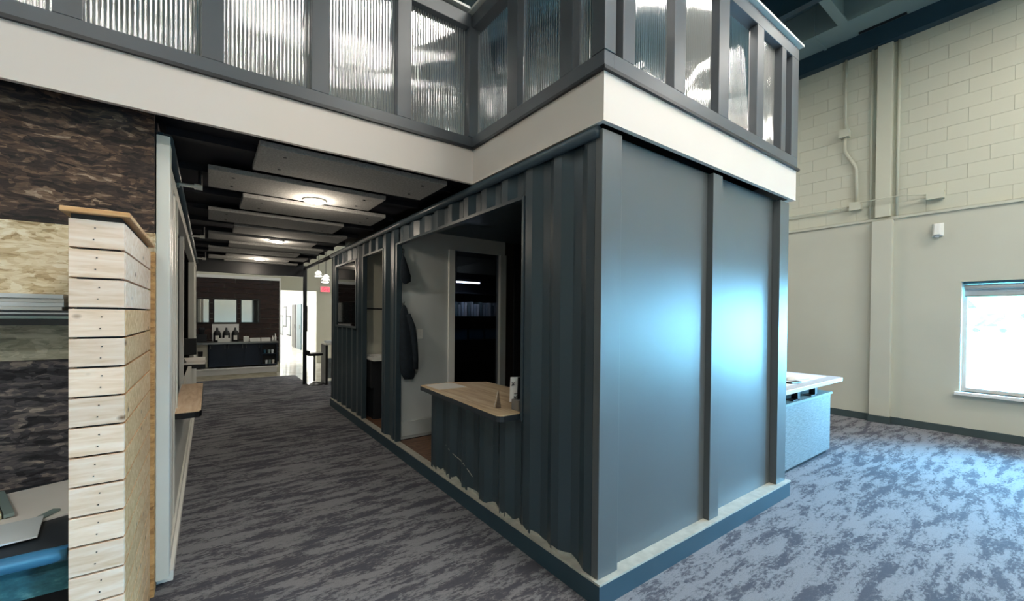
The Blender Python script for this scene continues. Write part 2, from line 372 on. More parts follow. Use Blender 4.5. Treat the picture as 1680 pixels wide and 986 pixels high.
tag(MB().tube([(7.08, .75, 4.72), (7.08, .75, 4.5), (7.08, .73, 4.44), (7.08, .62, 4.22), (7.08, .60, 4.15), (7.08, .59, 3.58)], .024).build('conduit', 'block_paint', smooth=True), 'thicker cream conduit with a sideways bend between two junction boxes', 'conduit')
tag(MB().tube([(7.06, 3, 3.53), (7.06, .66, 3.53)], .012).build('conduit', 'block_paint', smooth=True), 'thin level conduit running from behind the container to the junction box', 'conduit')
tag(MB().tube([(6.98, .52, 3.56), (6.96, .26, 3.56), (6.98, 0, 3.56), (7.06, -.22, 3.52)], .008).build('cable', 'block_paint', smooth=True), 'thin cream cable crossing in front of the pilaster to the last junction box', 'cable')
tag(MB().tube([(7.09, .42, 3.28), (7.09, .42, 6.04)], .016).build('conduit', 'block_paint', smooth=True), 'thin upright conduit on the container side of the pilaster', 'conduit')
tag(MB().tube([(7.09, .11, 3.28), (7.09, .11, 6.04)], .02).build('conduit', 'block_paint', smooth=True), 'upright conduit on the window side of the pilaster', 'conduit')
g = thing('motion_sensor', 'small white sensor with a peaked housing on the wall above the window', 'sensor', (7.1, -.33, 2.96))
m = MB(); m.v = [(7.1, -.39, 2.88), (7.1, -.27, 2.88), (7.1, -.27, 3.08), (7.1, -.39, 3.08), (6.99, -.36, 2.90), (6.99, -.30, 2.90), (7.02, -.30, 3.06), (7.02, -.36, 3.06)]
m.f = [(0, 1, 2, 3), (4, 5, 6, 7), (0, 1, 5, 4), (1, 2, 6, 5), (2, 3, 7, 6), (3, 0, 4, 7)]; m.build('housing', 'white_paint', g, bevel=.006); box(7.02, 7.06, -.345, -.315, 2.865, 2.89).build('lens', 'grey_paint', g)

# ================================================================ CONTAINER (right hand)
W = 2.61; LEN = 6.1
ct = thing('shipping_container', 'dark slate painted shipping container office with corrugated side and three openings', 'container', (1.3, 3, 0))
B = lambda *a, n='post', m='container_paint', bv=0: box(*a).build(n, m, ct, bevel=bv)
B(-.02, W + .03, -.03, LEN, 0, .13, n='plinth', m='plinth_paint')
MB().box(-.025, .05, -.035, LEN, .13, .142).box(.05, W + .035, -.035, .06, .13, .142).build('plinth_top_highlight', 'worn_highlight_grey', ct)  # pale plinth top: the light it catches is painted into the colour
B(0, .175, 0, .05, .142, 2.72, n='corner_post', m='end_panel_paint', bv=.003); B(0, .03, .05, .075, .142, 2.68, n='corner_post_return')
B(1.235, 1.37, 0, .06, .142, 2.72, n='centre_post', m='end_panel_paint', bv=.003); B(2.42, W, 0, .06, .142, 2.72, n='corner_post', m='end_panel_paint', bv=.003)
B(.175, 1.235, .045, .07, .142, 2.72, n='end_panel', m='end_panel_paint'); B(1.37, 2.42, .06, .085, .142, 2.72, n='end_panel', m='end_panel_paint')
B(W - .03, W, .085, LEN, .142, 2.72, n='far_side_wall'); B(0, W, LEN - .05, LEN, .142, 2.72, n='rear_end_wall'); B(0, W, .07, LEN, 2.72, 2.745, n='roof_sheet')
B(.05, W - .03, .085, LEN - .05, .131, .138, n='interior_floor', m='floor_dark')
for i in range(19): B(.05, W - .05, .12 + i * .153, .12 + i * .153 + .150, .138, .146, n='floor_plank', m='vinyl_plank')
for i in range(9): B(.05, W - .05, 3.13 + i * .153, 3.13 + i * .153 + .150, .138, .146, n='floor_plank', m='vinyl_plank')
B(.06, W - .03, .085, LEN - .05, 2.69, 2.70, n='interior_ceiling', m='container_paint')
# corrugated side
P = [(0, .0), (.07, .0), (.105, .038), (.175, .038), (.21, .0)]; PER = .28
def corr_x(y):
    q = (y - .04) % PER
    for (a, xa), (b, xb) in ((( 0, 0), (.07, 0)), ((.07, 0), (.14, .038)), ((.14, .038), (.21, .038)), ((.21, .038), (.28, 0))):
        if a <= q <= b: return xa + (xb - xa) * (q - a) / (b - a)
    return 0
def corr(y0, y1, z0, z1, name='corrugated_panel'):
    ys = [y0, y1] + [.04 + k * PER + d for k in range(-1, 24) for d in (0, .07, .14, .21) if y0 < .04 + k * PER + d < y1]; ys.sort()
    m = MB()
    for th in (0, .004): m.v += [(corr_x(y) + th, y, z) for y in ys for z in (z0, z1)]
    n = len(ys)
    for i in range(n - 1):
        for o_ in (0, 2 * n): m.f.append((o_ + 2 * i, o_ + 2 * i + 1, o_ + 2 * i + 3, o_ + 2 * i + 2))
        m.f.append((2 * i, 2 * i + 2, 2 * n + 2 * i + 2, 2 * n + 2 * i)); m.f.append((2 * i + 1, 2 * i + 3, 2 * n + 2 * i + 3, 2 * n + 2 * i + 1))
    return m.build(name, 'container_paint', ct)
corr(.075, .69, .142, 2.69); corr(.69, 2.09, .142, .90); corr(.69, 3.03, 2.50, 2.69); corr(3.06, 3.47, .142, 2.69)
corr(3.50, 4.30, 2.50, 2.69); corr(4.33, 4.62, .142, 2.69); corr(4.62, 5.80, .142, 1.46); corr(4.62, 5.80, 2.48, 2.69); corr(5.80, 6.05, .142, 2.69)
B(-.004, .05, .685, .71, .90, 2.5, n='opening_frame', bv=.003); B(-.004, .05, .71, 3.02, 2.48, 2.505, n='opening_frame'); B(-.006, .06, 3.015, 3.06, .142, 2.5, n='opening_frame', bv=.003)
B(0, .05, 2.075, 2.10, .142, .90, n='opening_frame')
B(-.006, .06, 3.46, 3.50, .142, 2.5, n='door_frame', bv=.003); B(-.006, .06, 4.295, 4.335, .142, 2.5, n='door_frame', bv=.003); B(-.004, .05, 3.5, 4.3, 2.48, 2.505, n='door_frame')
B(-.01, .05, 4.60, 4.64, 1.44, 2.5, n='window_frame'); B(-.01, .05, 5.78, 5.82, 1.44, 2.5, n='window_frame'); B(-.01, .05, 4.64, 5.78, 1.44, 1.47, n='window_frame'); B(-.01, .05, 4.64, 5.78, 2.47, 2.5, n='window_frame')
B(.012, .018, 4.64, 5.78, 1.47, 2.47, n='window_pane', m='dark_glass')
B(.0, .06, 6.02, LEN, .142, 2.69, n='corner_post')
MB().tube([(-.012, .02, 2.705), (-.012, 6.1, 2.705)], .034, 14).build('side_rail', 'container_paint', ct, smooth=True)
# partition inside
B(.06, .71, 3.06, 3.12, .146, 2.69, n='partition_wall', m='grey_paint'); B(.06, .71, 3.045, 3.06, .18, .36, n='skirting_board', m='grey_paint', bv=.003)
B(.71, .80, 3.03, 3.13, .146, 2.50, n='door_casing', m='white_paint', bv=.004); B(1.53, 1.63, 3.03, 3.13, .146, 2.5, n='door_casing', m='grey_paint', bv=.004)
B(.80, 1.53, 3.08, 3.09, .146, 2.50, n='glass_door', m='dark_glass'); B(.71, 1.63, 3.06, 3.12, 2.5, 2.69, n='partition_wall', m='grey_paint'); B(1.63, W - .03, 3.06, 3.12, .146, 2.69, n='partition_wall', m='brown_wall')
B(1.78, 1.86, 3.03, 3.06, .146, 2.69, n='dark_post', m='floor_dark')
B(W - .06, W - .03, .1, 3.05, .146, 2.69, n='interior_lining', m='brown_wall')
B(.06, W - .03, 4.62, 4.68, .146, 2.69, n='partition_wall', m='cream_wall')
B(.065, .9, 4.60, 4.62, 1.73, 1.75, n='wall_rail', m='dark_metal')
# pale ragged patches at the foot of the counter wall
for i, (y, z, l) in enumerate(((2.0, .15, .25), (1.72, .16, .3), (1.35, .15, .3), (.98, .155, .3), (.65, .15, .3), (.3, .15, .28))):
    m = MB(); m.v = []; k = 7
    ptsu = [(y - l / 2 + l * j / k, z - .005 + .03 * abs(math.sin(j * 1.7 + i)) * (1 if 0 < j < k else 0)) for j in range(k + 1)]
    for yy, zz in ptsu: m.v += [(corr_x(yy) - .0025, yy, .142), (corr_x(yy) - .0025, yy, max(zz, .143))]
    for j in range(k): m.f.append((2 * j, 2 * j + 1, 2 * j + 3, 2 * j + 2))
    m.build('pale_foot_patch', 'worn_highlight_grey', ct)
MB().tube([(corr_x(yy) - .002, yy, z) for yy, z in ((1.84, .42), (1.74, .41), (1.66, .36), (1.60, .35), (1.48, .36), (1.42, .32), (1.38, .27))], .0035, 5).build('paint_scratch', 'worn_highlight_grey', ct)

# counter through the big opening
def rounded(x0, x1, y0, y1, r, corners):
    pts = []
    for (cx, cy, a0, key) in ((x0 + r, y0 + r, 180, 'a'), (x1 - r, y0 + r, 270, 'b'), (x1 - r, y1 - r, 0, 'c'), (x0 + r, y1 - r, 90, 'd')):
        if key in corners: pts += [(cx + r * math.cos(math.radians(a0 + k * 15)), cy + r * math.sin(math.radians(a0 + k * 15))) for k in range(7)]
        else: pts.append({'a': (x0, y0), 'b': (x1, y0), 'c': (x1, y1), 'd': (x0, y1)}[key])
    return pts
g = thing('service_counter', 'striped light oak counter top with dark edge set through the container opening', 'counter', (.2, 1.4, .9))
MB().prism([(-.17, .79), (-.168, .765), (-.155, .745), (-.13, .73), (.6, .73), (.6, 2.0), (.28, 2.17), (-.08, 2.17), (-.1, 2.15)], .905, .945).build('edge', 'slate_laminate', g)
MB().prism([(-.168, .79), (-.166, .767), (-.153, .748), (-.13, .733), (.598, .733), (.598, 1.998), (.278, 2.167), (-.078, 2.167), (-.098, 2.148)], .945, .952).build('top_laminate', 'oak_counter', g)
box(.42, .46, .8, 1.9, .146, .905).build('support_panel', 'slate_laminate', g)
tag(box(-.06, .24, 1.83, 2.12, .953, .956).build('paper_sheet', 'paper'), 'white paper sheets lying on the far end of the oak counter', 'paper')
g = thing('tent_card', 'small folded card standing upright on the oak counter', 'card', (0, .95, .953))
d_ = Vector((.60, .80, 0)); n_ = Vector((.80, -.60, 0)); o_ = Vector((-.035, .93, .953)); hh = Vector((0, 0, .125))
def leaf(p, q, name, mat):
    m = MB(); t_ = n_ * .0015
    m.v = [tuple(v) for v in (p, p + d_ * .08, q + d_ * .05, q, p + t_, p + d_ * .08 + t_, q + d_ * .05 + t_, q + t_)]
    m.f = [(0, 1, 2, 3), (7, 6, 5, 4), (0, 4, 5, 1), (1, 5, 6, 2), (2, 6, 7, 3), (3, 7, 4, 0)]; m.build(name, mat, g)
leaf(o_ - n_ * .03, o_ + hh - n_ * .004, 'front_leaf', 'paper'); leaf(o_ + n_ * .02, o_ + hh + n_ * .002, 'rear_leaf', 'swatch_brown')
m = MB(); m.v = [tuple(v) for v in (o_ - n_ * .018, o_ + n_ * .02, o_ + hh * .98, o_ - n_ * .018 + d_ * .004, o_ + n_ * .02 + d_ * .004, o_ + hh * .98 + d_ * .004)]; m.f = [(0, 1, 2), (5, 4, 3), (0, 3, 4, 1), (1, 4, 5, 2), (2, 5, 3, 0)]; m.build('inner_fold', 'swatch_brown', g)
g = thing('leaflet_holder', 'grey leaflet holder with a white printed card at the counter end', 'holder', (.08, .82, .953))
box(.03, .16, .765, .85, .953, 1.03).build('pocket', 'holder_grey', g, bevel=.003)
MB().cbox((.085, .835, 1.10), (.135, .003, .19), rx=.10, rz=-.35).build('printed_card', 'paper', g)
MB().cbox((.12, .80, 1.10), (.12, .006, .19), rx=.06, rz=-.35).build('black_folder', 'black_plastic', g)
mt = Matrix.Translation((.066, .838, 1.08)) @ Matrix.Rotation(-.35, 4, 'Z') @ Matrix.Rotation(math.pi / 2 + .10, 4, 'X') @ Matrix.Translation((0, 0, .007))
text('151', .05, 'black_plastic', g, mt @ Matrix.Translation((0, -.035, 0)) @ Matrix.Rotation(math.pi / 2, 4, 'Z')); text('x', .05, 'black_plastic', g, mt @ Matrix.Translation((-.03, .07, 0)))
# coat and switch on the partition
g = thing('hanging_coat', 'dark navy coat hanging from a hook on the grey partition in the container', 'coat', (.12, 3.0, .88))
m = MB(); prof = [(.88, .055, .02, .15), (.95, .085, .045, .14), (1.1, .09, .055, .13), (1.3, .08, .055, .115), (1.5, .065, .05, .10), (1.66, .05, .04, .09), (1.74, .028, .025, .085), (1.77, .012, .012, .08)]
seg = 18
for z, rx, ry, cx in prof:
    for k in range(seg):
        t = 2 * math.pi * k / seg; f = 1 + .12 * math.sin(5 * t + z * 4); m.v.append((cx + rx * f * math.cos(t), 3.0 + ry * f * math.sin(t), z))
for i in range(len(prof) - 1):
    for k in range(seg): m.f.append((i * seg + k, i * seg + (k + 1) % seg, (i + 1) * seg + (k + 1) % seg, (i + 1) * seg + k))
m.f += [tuple(range(seg)), tuple(range((len(prof) - 1) * seg, len(prof) * seg))]; m.build('coat_body', 'coat_fabric', g, smooth=True)
MB().tube([(.12, 2.97, 1.66), (.17, 2.95, 1.5), (.20, 2.95, 1.3), (.215, 2.95, 1.12), (.22, 2.96, 1.0)], [.03, .04, .038, .033, .03], 10).build('sleeve', 'coat_fabric', g, smooth=True)
MB().tube([(.08, 3.05, 1.79), (.08, 2.99, 1.78), (.08, 2.98, 1.81)], .006, 6).build('hook', 'steel', g)
g = thing('hanging_bag', 'dark bag hanging high on the grey partition above the coat', 'bag', (.1, 3.0, 2.05))
m = MB(); seg = 16; prof = [(2.02, .01, .01, .1), (2.05, .06, .03, .11), (2.12, .07, .04, .10), (2.22, .05, .035, .085), (2.32, .025, .02, .075), (2.36, .01, .01, .07)]
for z, rx, ry, cx in prof:
    for k in range(seg): t = 2 * math.pi * k / seg; m.v.append((cx + rx * math.cos(t), 3.01 + ry * math.sin(t), z))
for i in range(len(prof) - 1):
    for k in range(seg): m.f.append((i * seg + k, i * seg + (k + 1) % seg, (i + 1) * seg + (k + 1) % seg, (i + 1) * seg + k))
m.build('bag_body', 'coat_fabric', g, smooth=True); MB().tube([(.07, 3.0, 2.34), (.075, 3.0, 2.43), (.08, 3.05, 2.44)], .006, 6).build('strap', 'coat_fabric', g)
g = thing('light_switch', 'white light switch plate on the grey partition beside the coat', 'light switch', (.32, 3.06, 1.42))
box(.285, .355, 3.052, 3.06, 1.36, 1.48).build('plate', 'switch_plate', g, bevel=.002); box(.308, .332, 3.045, 3.052, 1.39, 1.45).build('rocker', 'white_paint', g, bevel=.002)
# counter unit in the second opening
g = thing('printer_counter', 'white topped teal cabinet inside the second opening of the container', 'cabinet', (.3, 4.4, .146))
box(.07, .85, 4.02, 4.59, 1.0, 1.04).build('worktop', 'white_paint', g); box(.28, .85, 4.12, 4.59, .60, 1.0).build('teal_door', 'teal_cabinet', g); box(.12, .85, 4.16, 4.59, .146, .60).build('base', 'floor_dark', g); box(.08, .28, 4.16, 4.59, .60, 1.0).build('side_panel', 'floor_dark', g)
tag(box(.14, .36, 4.2, 4.45, 1.041, 1.055).build('paper_stack', 'paper'), 'loose white papers on the worktop in the second opening', 'paper')
g = thing('binder_shelf', 'dark shelving behind the glass door holding pale binders and blue boxes', 'shelving', (2.05, 4.5, .146))
for z in (.4, .85, 1.22, 1.62, 2.02): box(1.45, 2.56, 4.3, 4.6, z, z + .02).build('shelf_board', 'floor_dark', g)
box(1.43, 1.45, 4.3, 4.6, .146, 2.1).build('side_panel', 'floor_dark', g); box(2.55, 2.57, 4.3, 4.6, .146, 2.1).build('side_panel', 'floor_dark', g); box(1.43, 2.57, 4.6, 4.615, .146, 2.4).build('back_panel', 'floor_dark', g)
for k in range(16):
    x = 1.5 + k * .062; c_ = ('paper', 'paper_blue', 'grey_paint', 'duct_grey')[(k * 7) % 4]
    tag(box(x, x + .045, 4.34, 4.56, 1.641, 1.86 + .03 * math.sin(k * 2.3)).build('binder', c_), 'upright pale binder in the row behind the glass door', 'binder', 'pale binders behind the glass door')
for k in range(3):
    x = 1.5 + k * .34
    tag(box(x, x + .3, 4.34, 4.56, 1.241, 1.42).build('storage_box', 'edge_blue', bevel=.005), ['blue storage box behind the glass door nearest the door casing', 'middle blue storage box behind the glass door', 'blue storage box behind the glass door farthest from the coat'][k], 'box', 'blue boxes behind the glass door')
g = thing('tube_light', 'short bright tube light near the ceiling behind the glass door', 'light', (1.75, 4.2, 2.25)); MB().tube([(1.5, 4.2, 2.2), (1.95, 4.2, 2.2)], .012, 8).build('tube', 'led_panel', g); box(1.48, 1.97, 4.18, 4.22, 2.215, 2.25).build('housing', 'white_metal', g)
box(1.48, 1.5, 4.19, 4.21, 2.25, 2.69).build('hanger', 'white_metal', g)
lamp('tube_lamp', 'AREA', (1.72, 4.2, 2.185), 1.6, (.9, .95, 1), (.45, .03))
# desk base behind the container
g = thing('reception_desk', 'pale desk top floating on black brackets over a grey woven-look base', 'desk', (3.7, .6, 0))
box(2.75, 4.50, .19, .75, .05, .73).build('desk_base', 'linen_laminate', g); box(2.75, 4.48, .22, .75, 0, .05).build('toe_kick', 'dark_metal', g); box(2.74, 4.52, .175, .77, .73, .755).build('base_cap', 'duct_grey', g)
MB().prism([(2.68, .10), (4.60, .10), (4.66, .15), (4.66, 1.2), (2.68, 1.2)], .885, .93).build('desk_top', 'desk_white', g, bevel=.004)
for x in (3.50, 4.02): box(x, x + .07, .2, .26, .755, .886).build('bracket', 'black_plastic', g); box(x - .12, x + .08, .2, .28, .755, .765).build('bracket', 'black_plastic', g)
tag(MB().cbox((3.75, .65, .934), (1.5, .85, .006), rz=.02).build('blueprint_sheet', 'paper'), 'large white drawing sheet spread over the pale desk top', 'paper')
tag(MB().tube([(3.62, .34, .96), (4.0, .26, .96)], .022, 12).build('paper_roll', 'paper', smooth=True), 'rolled white drawing lying on the desk sheet', 'paper roll')
tag(MB().cbox((3.50, .24, .946), (.22, .06, .015), rz=-.1).build('stapler', 'black_plastic', bevel=.004), 'black stapler lying beside the rolled drawing', 'stapler')

# ================================================================ MEZZANINE
struct('trim_4', MB().box(-7.9, -.0, 1.32, 1.35, 2.745, 3.02), 'fascia_paint')
struct('trim_5', MB().box(-.03, .0, .0, 1.32, 2.745, 3.02), 'fascia_paint')
struct('trim_6', MB().box(-.03, W + .06, -.03, .0, 2.745, 3.02), 'fascia_paint')
struct('trim_7', MB().box(W - .04, W + .06, .0, 6.1, 2.745, 3.02), 'fascia_paint')
struct('trim_8', MB().box(-.05, W + .09, -.05, -.03, 3.02, 3.04).box(-.05, -.03, -.03, 1.30, 3.02, 3.04).box(-7.9, -.03, 1.30, 1.33, 3.02, 3.04), 'dark_metal')
struct('floor_mezzanine', box(-7.9, 0, 1.35, 9, 2.86, 3.0).box(.0, W - .04, .0, LEN, 2.9, 3.0), 'deck_dark')
rl = thing('mezzanine_railing', 'dark grey upper railing with clear fluted panels above the container and walkway', 'railing', (0, 0, 3.04))
RB = lambda *a, n='post', bv=.003: box(*a).build(n, 'railing_paint', rl, bevel=bv)
T0, T1 = 3.04, 4.14
RB(-7.9, .0, 1.33, 1.41, T0, 3.13, n='bottom_rail'); RB(-.04, .04, -.04, 1.33, T0, 3.13, n='bottom_rail'); RB(.04, W + .06, -.04, .04, T0, 3.13, n='bottom_rail'); RB(W - .02, W + .06, .04, 6.1, T0, 3.13, n='bottom_rail')
RB(-7.9, -.05, 1.33, 1.41, 4.03, 4.14, n='top_rail'); RB(-.04, .04, -.04, 1.41, 4.03, 4.14, n='top_rail'); RB(.04, W + .06, -.04, .04, 4.03, 4.14, n='top_rail'); RB(W - .02, W + .06, .04, 6.1, 4.03, 4.14, n='top_rail')
box(-7.9, -.08, 1.30, 1.44, 4.155, 4.175).build('cap_rail', 'white_metal', rl); box(-.07, .07, -.07, 1.44, 4.155, 4.175).build('cap_rail', 'white_metal', rl); box(.07, W + .09, -.07, .07, 4.155, 4.175).build('cap_rail', 'white_metal', rl)
XL = [-7.25, -6.65, -6.05, -5.45, -4.85, -4.24, -3.64, -3.03, -2.43, -1.825, -1.23, -.635]
for x in XL: RB(x - .055, x + .055, 1.33, 1.41, 3.13, 4.03)
YM = [(.20, .31), (.73, .85)]
for y0, y1 in YM: RB(-.04, .04, y0, y1, 3.13, 4.03)
XR = [(.12, .23), (.64, .77), (1.21, 1.36), (1.82, 1.94), (2.30, 2.39), (2.52, W + .06)]
for x0, x1 in XR: RB(x0, x1, -.04, .04, 3.13, 4.03)
RB(-.045, .05, -.045, .05, 3.13, 4.03, n='corner_post'); RB(-.07, .045, 1.32, 1.42, 3.13, 4.03, n='corner_post')
for y in (1.2, 2.4, 3.6, 4.8, 6.0): RB(W - .02, W + .06, y - .05, y + .05, 3.13, 4.03)
def flute(p0, p1, z0=3.13, z1=4.03, name='fluted_panel'):
    d = Vector((p1[0] - p0[0], p1[1] - p0[1], 0)); ln = d.length; d.normalize(); nrm = Vector((-d.y, d.x, 0)); m = MB()
    st = .0055; n = int(ln / st)
    for i in range(n + 1):
        s_ = ln * i / n; a_ = .0045 * math.sin(2 * math.pi * s_ / .022 + .4 * math.sin(s_ * 9)); q = Vector((p0[0], p0[1], 0)) + d * s_ + nrm * a_
        m.v += [(q.x, q.y, z0), (q.x, q.y, z1)]
    m.f = [(2 * i, 2 * i + 1, 2 * i + 3, 2 * i + 2) for i in range(n)]
    return m.build(name, 'polycarbonate', rl, smooth=True)
e = [-7.9] + XL + [-.015]
for i in range(len(e) - 1): flute((e[i] + .055, 1.385), (e[i + 1] - .055, 1.385))
flute((.018, .05), (.018, .20)); flute((.018, .31), (.018, .73)); flute((.018, .85), (.018, 1.32))
e = [(.0, .05)] + XR
for i in range(len(e) - 1): flute((e[i][1], .018), (e[i + 1][0], .018))
e = [.04, 1.2, 2.4, 3.6, 4.8, 6.0]
for i in range(5): flute((W + .02, e[i] + .05), (W + .02, e[i + 1] - .05))

# ---- walkway soffit with felt baffles and downlights
sf = struct('ceiling_walkway', box(-7.9, 0, 1.35, 9, 2.84, 2.86), 'deck_dark')
for i in range(11): y = 1.75 + i * .7; box(-2.07, 0, y, y + .05, 2.79, 2.84).build('joist', 'deck_dark', sf)
bl = [(-1.57, -.17, 1.50, 2.04), (-1.85, -.44, 2.22, 2.74), (-1.58, -.18, 2.92, 3.45), (-1.85, -.44, 3.68, 4.25), (-1.58, -.18, 4.46, 4.98), (-1.85, -.44, 5.2, 5.7), (-1.58, -.18, 5.95, 6.4), (-1.85, -.44, 6.65, 7.1), (-1.58, -.18, 7.3, 7.7), (-1.85, -.44, 7.9, 8.25), (-1.58, -.18, 8.4, 8.6)]
od = ['first', 'second', 'third', 'fourth', 'fifth', 'sixth', 'seventh', 'eighth', 'ninth', 'tenth', 'eleventh']
for i, (x0, x1, y0, y1) in enumerate(bl):
    g = thing('ceiling_baffle', 'grey felt board under the walkway ceiling, %s from the fascia' % od[i], 'ceiling panel', ((x0 + x1) / 2, (y0 + y1) / 2, 2.75), 'grey felt boards under the walkway ceiling')
    bd = box(x0, x1, y0, y1, 2.75, 2.79).build('board', 'felt', g, bevel=.006)
    if i < 4:
        for sx in (x0 + .17, x1 - .17):
            for sy in (y0 + .13, y1 - .13): MB().lathe((sx, sy, 2.746), [(.012, 0), (.012, .005)], 8).build('screw_head', 'dark_metal', bd)
for i, (x, y) in enumerate(((-1.0, 2.63), (-1.0, 5.28), (-1.0, 7.75))):
    g = thing('downlight', ['round glowing downlight nearest the fascia', 'round glowing downlight in the middle of the walkway', 'round glowing downlight at the kitchen end of the walkway'][i], 'downlight', (x, y, 2.74), 'walkway downlights')
    MB().lathe((x, y, 2.735), [(.10, .0), (.105, .004), (.105, .02)], 28).build('trim_ring', 'white_paint', g); MB().lathe((x, y, 2.728), [(.085, 0), (.09, .007)], 28).build('lens', 'downlight_lens', g)
    lamp('downlight_lamp', 'POINT', (x, y, 2.655), 13, (1, .86, .70), shadow_soft_size=.05)
# frame at the far end of the walkway
g = thing('canopy_frame', 'black steel post and beams framing the far end of the walkway', 'frame', (.03, 8.75, 0))
box(-.005, .07, 8.715, 8.79, 0, 2.78).build('post', 'dark_metal', g); box(-2.07, -.01, 8.70, 8.80, 2.52, 2.80).build('beam', 'dark_metal', g)
MB().tube([(.03, 6.15, 2.72), (.03, 8.72, 2.72)], .035, 10).build('side_rail', 'dark_metal', g, smooth=True)

# ================================================================ LEFT CONTAINER
lc = thing('white_container', 'white painted container along the walkway with a long serving opening', 'container', (-3.3, 5, 0))
LB = lambda *a, n='panel', m='white_metal', bv=0: box(*a).build(n, m, lc, bevel=bv)
LB(-2.10, -2.035, 1.53, 1.66, .05, 2.70, n='corner_post', bv=.004)
m = MB()
ys = []; y = 1.66; k = 0
xs = [-2.05, -2.05, -2.075, -2.075]; ds = [.10, .03, .14, .03]
pts = []
while y < 2.45: pts.append((xs[k % 4], y)); y += ds[k % 4]; k += 1
pts.append((xs[k % 4], 2.46)); m.prism(pts + [(-2.10, 2.46), (-2.10, 1.66)], .12, 2.52); m.build('side_panel', 'white_metal', lc)
LB(-2.10, -2.055, 2.46, 9, .12, .84, n='lower_panel'); LB(-2.12, -2.045, 2.46, 2.50, .84, 2.52, n='opening_jamb', bv=.003)
LB(-2.13, -2.02, 1.60, 9.0, 0, .06, n='base_strip', m='white_paint'); LB(-2.12, -2.04, 1.66, 9, .06, .12, n='bottom_rail')
LB(-2.12, -2.05, 1.66, 9.0, 2.52, 2.62, n='header'); MB().tube([(-2.05, 1.55, 2.69), (-2.05, 9.0, 2.69)], .03, 10).build('top_rail', 'container_paint', lc, smooth=True); LB(-2.10, -2.07, 1.6, 9, 2.62, 2.74, n='header_panel', m='roof_beam')
LB(-2.13, -2.05, 7.0, 7.12, .84, 2.52, n='opening_jamb', bv=.003); LB(-2.10, -2.06, 7.12, 9.0, .84, 2.52, n='end_panel')
LB(-4.6, -2.12, 4.25, 4.33, .1, 2.50, n='partition_wall', m='grey_paint'); LB(-2.12, -2.08, 4.22, 4.34, .12, 2.52, n='partition_edge', m='white_paint')
LB(-4.6, -4.5, 1.62, 9, 0, 2.74, n='back_wall', m='floor_dark'); LB(-4.5, -2.12, 8.9, 9, 0, 2.74, n='end_wall', m='floor_dark'); LB(-4.5, -2.1, 1.62, 9, 2.74, 2.80, n='roof', m='deck_dark'); LB(-4.5, -2.12, 1.62, 8.9, .0, .1, n='interior_floor', m='floor_dark')
LB(-4.6, -2.10, 1.56, 1.62, 0, 2.74, n='end_backing', m='floor_dark'); LB(-8, -4.6, 1.56, 1.62, 0, 2.74, n='end_backing', m='floor_dark')
g = thing('serving_ledge', 'small light oak ledge with rounded corner and black edge on the white container', 'ledge', (-1.98, 3, .85))
MB().prism([(-2.07, 2.27), (-1.93, 2.27), (-1.90, 2.285), (-1.885, 2.32), (-1.885, 3.77), (-2.07, 3.77)], .85, .893).build('edge', 'black_plastic', g)
MB().prism([(-2.07, 2.275), (-1.93, 2.275), (-1.903, 2.288), (-1.89, 2.32), (-1.89, 3.765), (-2.07, 3.765)], .893, .90).build('top_laminate', 'oak_ledge', g)
g = thing('far_ledge', 'second ledge with black edge further down the white container', 'ledge', (-2.0, 6.7, .85)); box(-2.3, -1.88, 6.1, 7.3, .80, .86).build('edge', 'black_plastic', g); box(-2.3, -1.885, 6.105, 7.3, .86, .868).build('top_laminate', 'white_paint', g)
tag(MB().cbox((-2.03, 6.6, .885), (.26, .6, .03), rz=.1).build('paper_stack', 'paper'), 'heap of white papers on the far ledge of the white container', 'paper')
g = thing('desk_monitor', 'black monitor standing on the far ledge beside the papers', 'monitor', (-2.12, 6.95, .87)); MB().cbox((-2.13, 6.95, 1.08), (.24, .03, .28), rz=.2).build('screen', 'black_plastic', g, bevel=.01); MB().tube([(-2.13, 6.97, .87), (-2.13, 6.97, 1.0)], .02, 8).build('stand', 'black_plastic', g)
tag(MB().lathe((-1.96, 6.95, .902), [(.035, 0), (.04, .09), (.036, .09)], 14).build('cup', 'black_plastic'), 'small black cup on the papers of the far ledge', 'cup')
for i, y in enumerate((2.45, 5.0, 7.6)):
    g = thing('pipe_stub', ['white elbow pipe poking from the white container nearest the fascia', 'white elbow pipe poking out midway along the walkway', 'white elbow pipe poking out near the kitchen'][i], 'pipe', (-2.05, y, 2.66), 'white elbow pipes by the walkway ceiling')
    MB().tube([(-2.07, y, 2.66), (-1.93, y, 2.66)], .014, 10).build('arm', 'white_metal', g, smooth=True); MB().tube([(-1.94, y, 2.66), (-1.885, y, 2.66)], .024, 12).build('elbow', 'white_metal', g); MB().tube([(-1.90, y, 2.66), (-1.90, y, 2.79)], .015, 10).build('riser', 'dark_metal', g); MB().tube([(-2.05, y, 2.66), (-2.035, y, 2.66)], .03, 12).build('escutcheon', 'duct_grey', g)

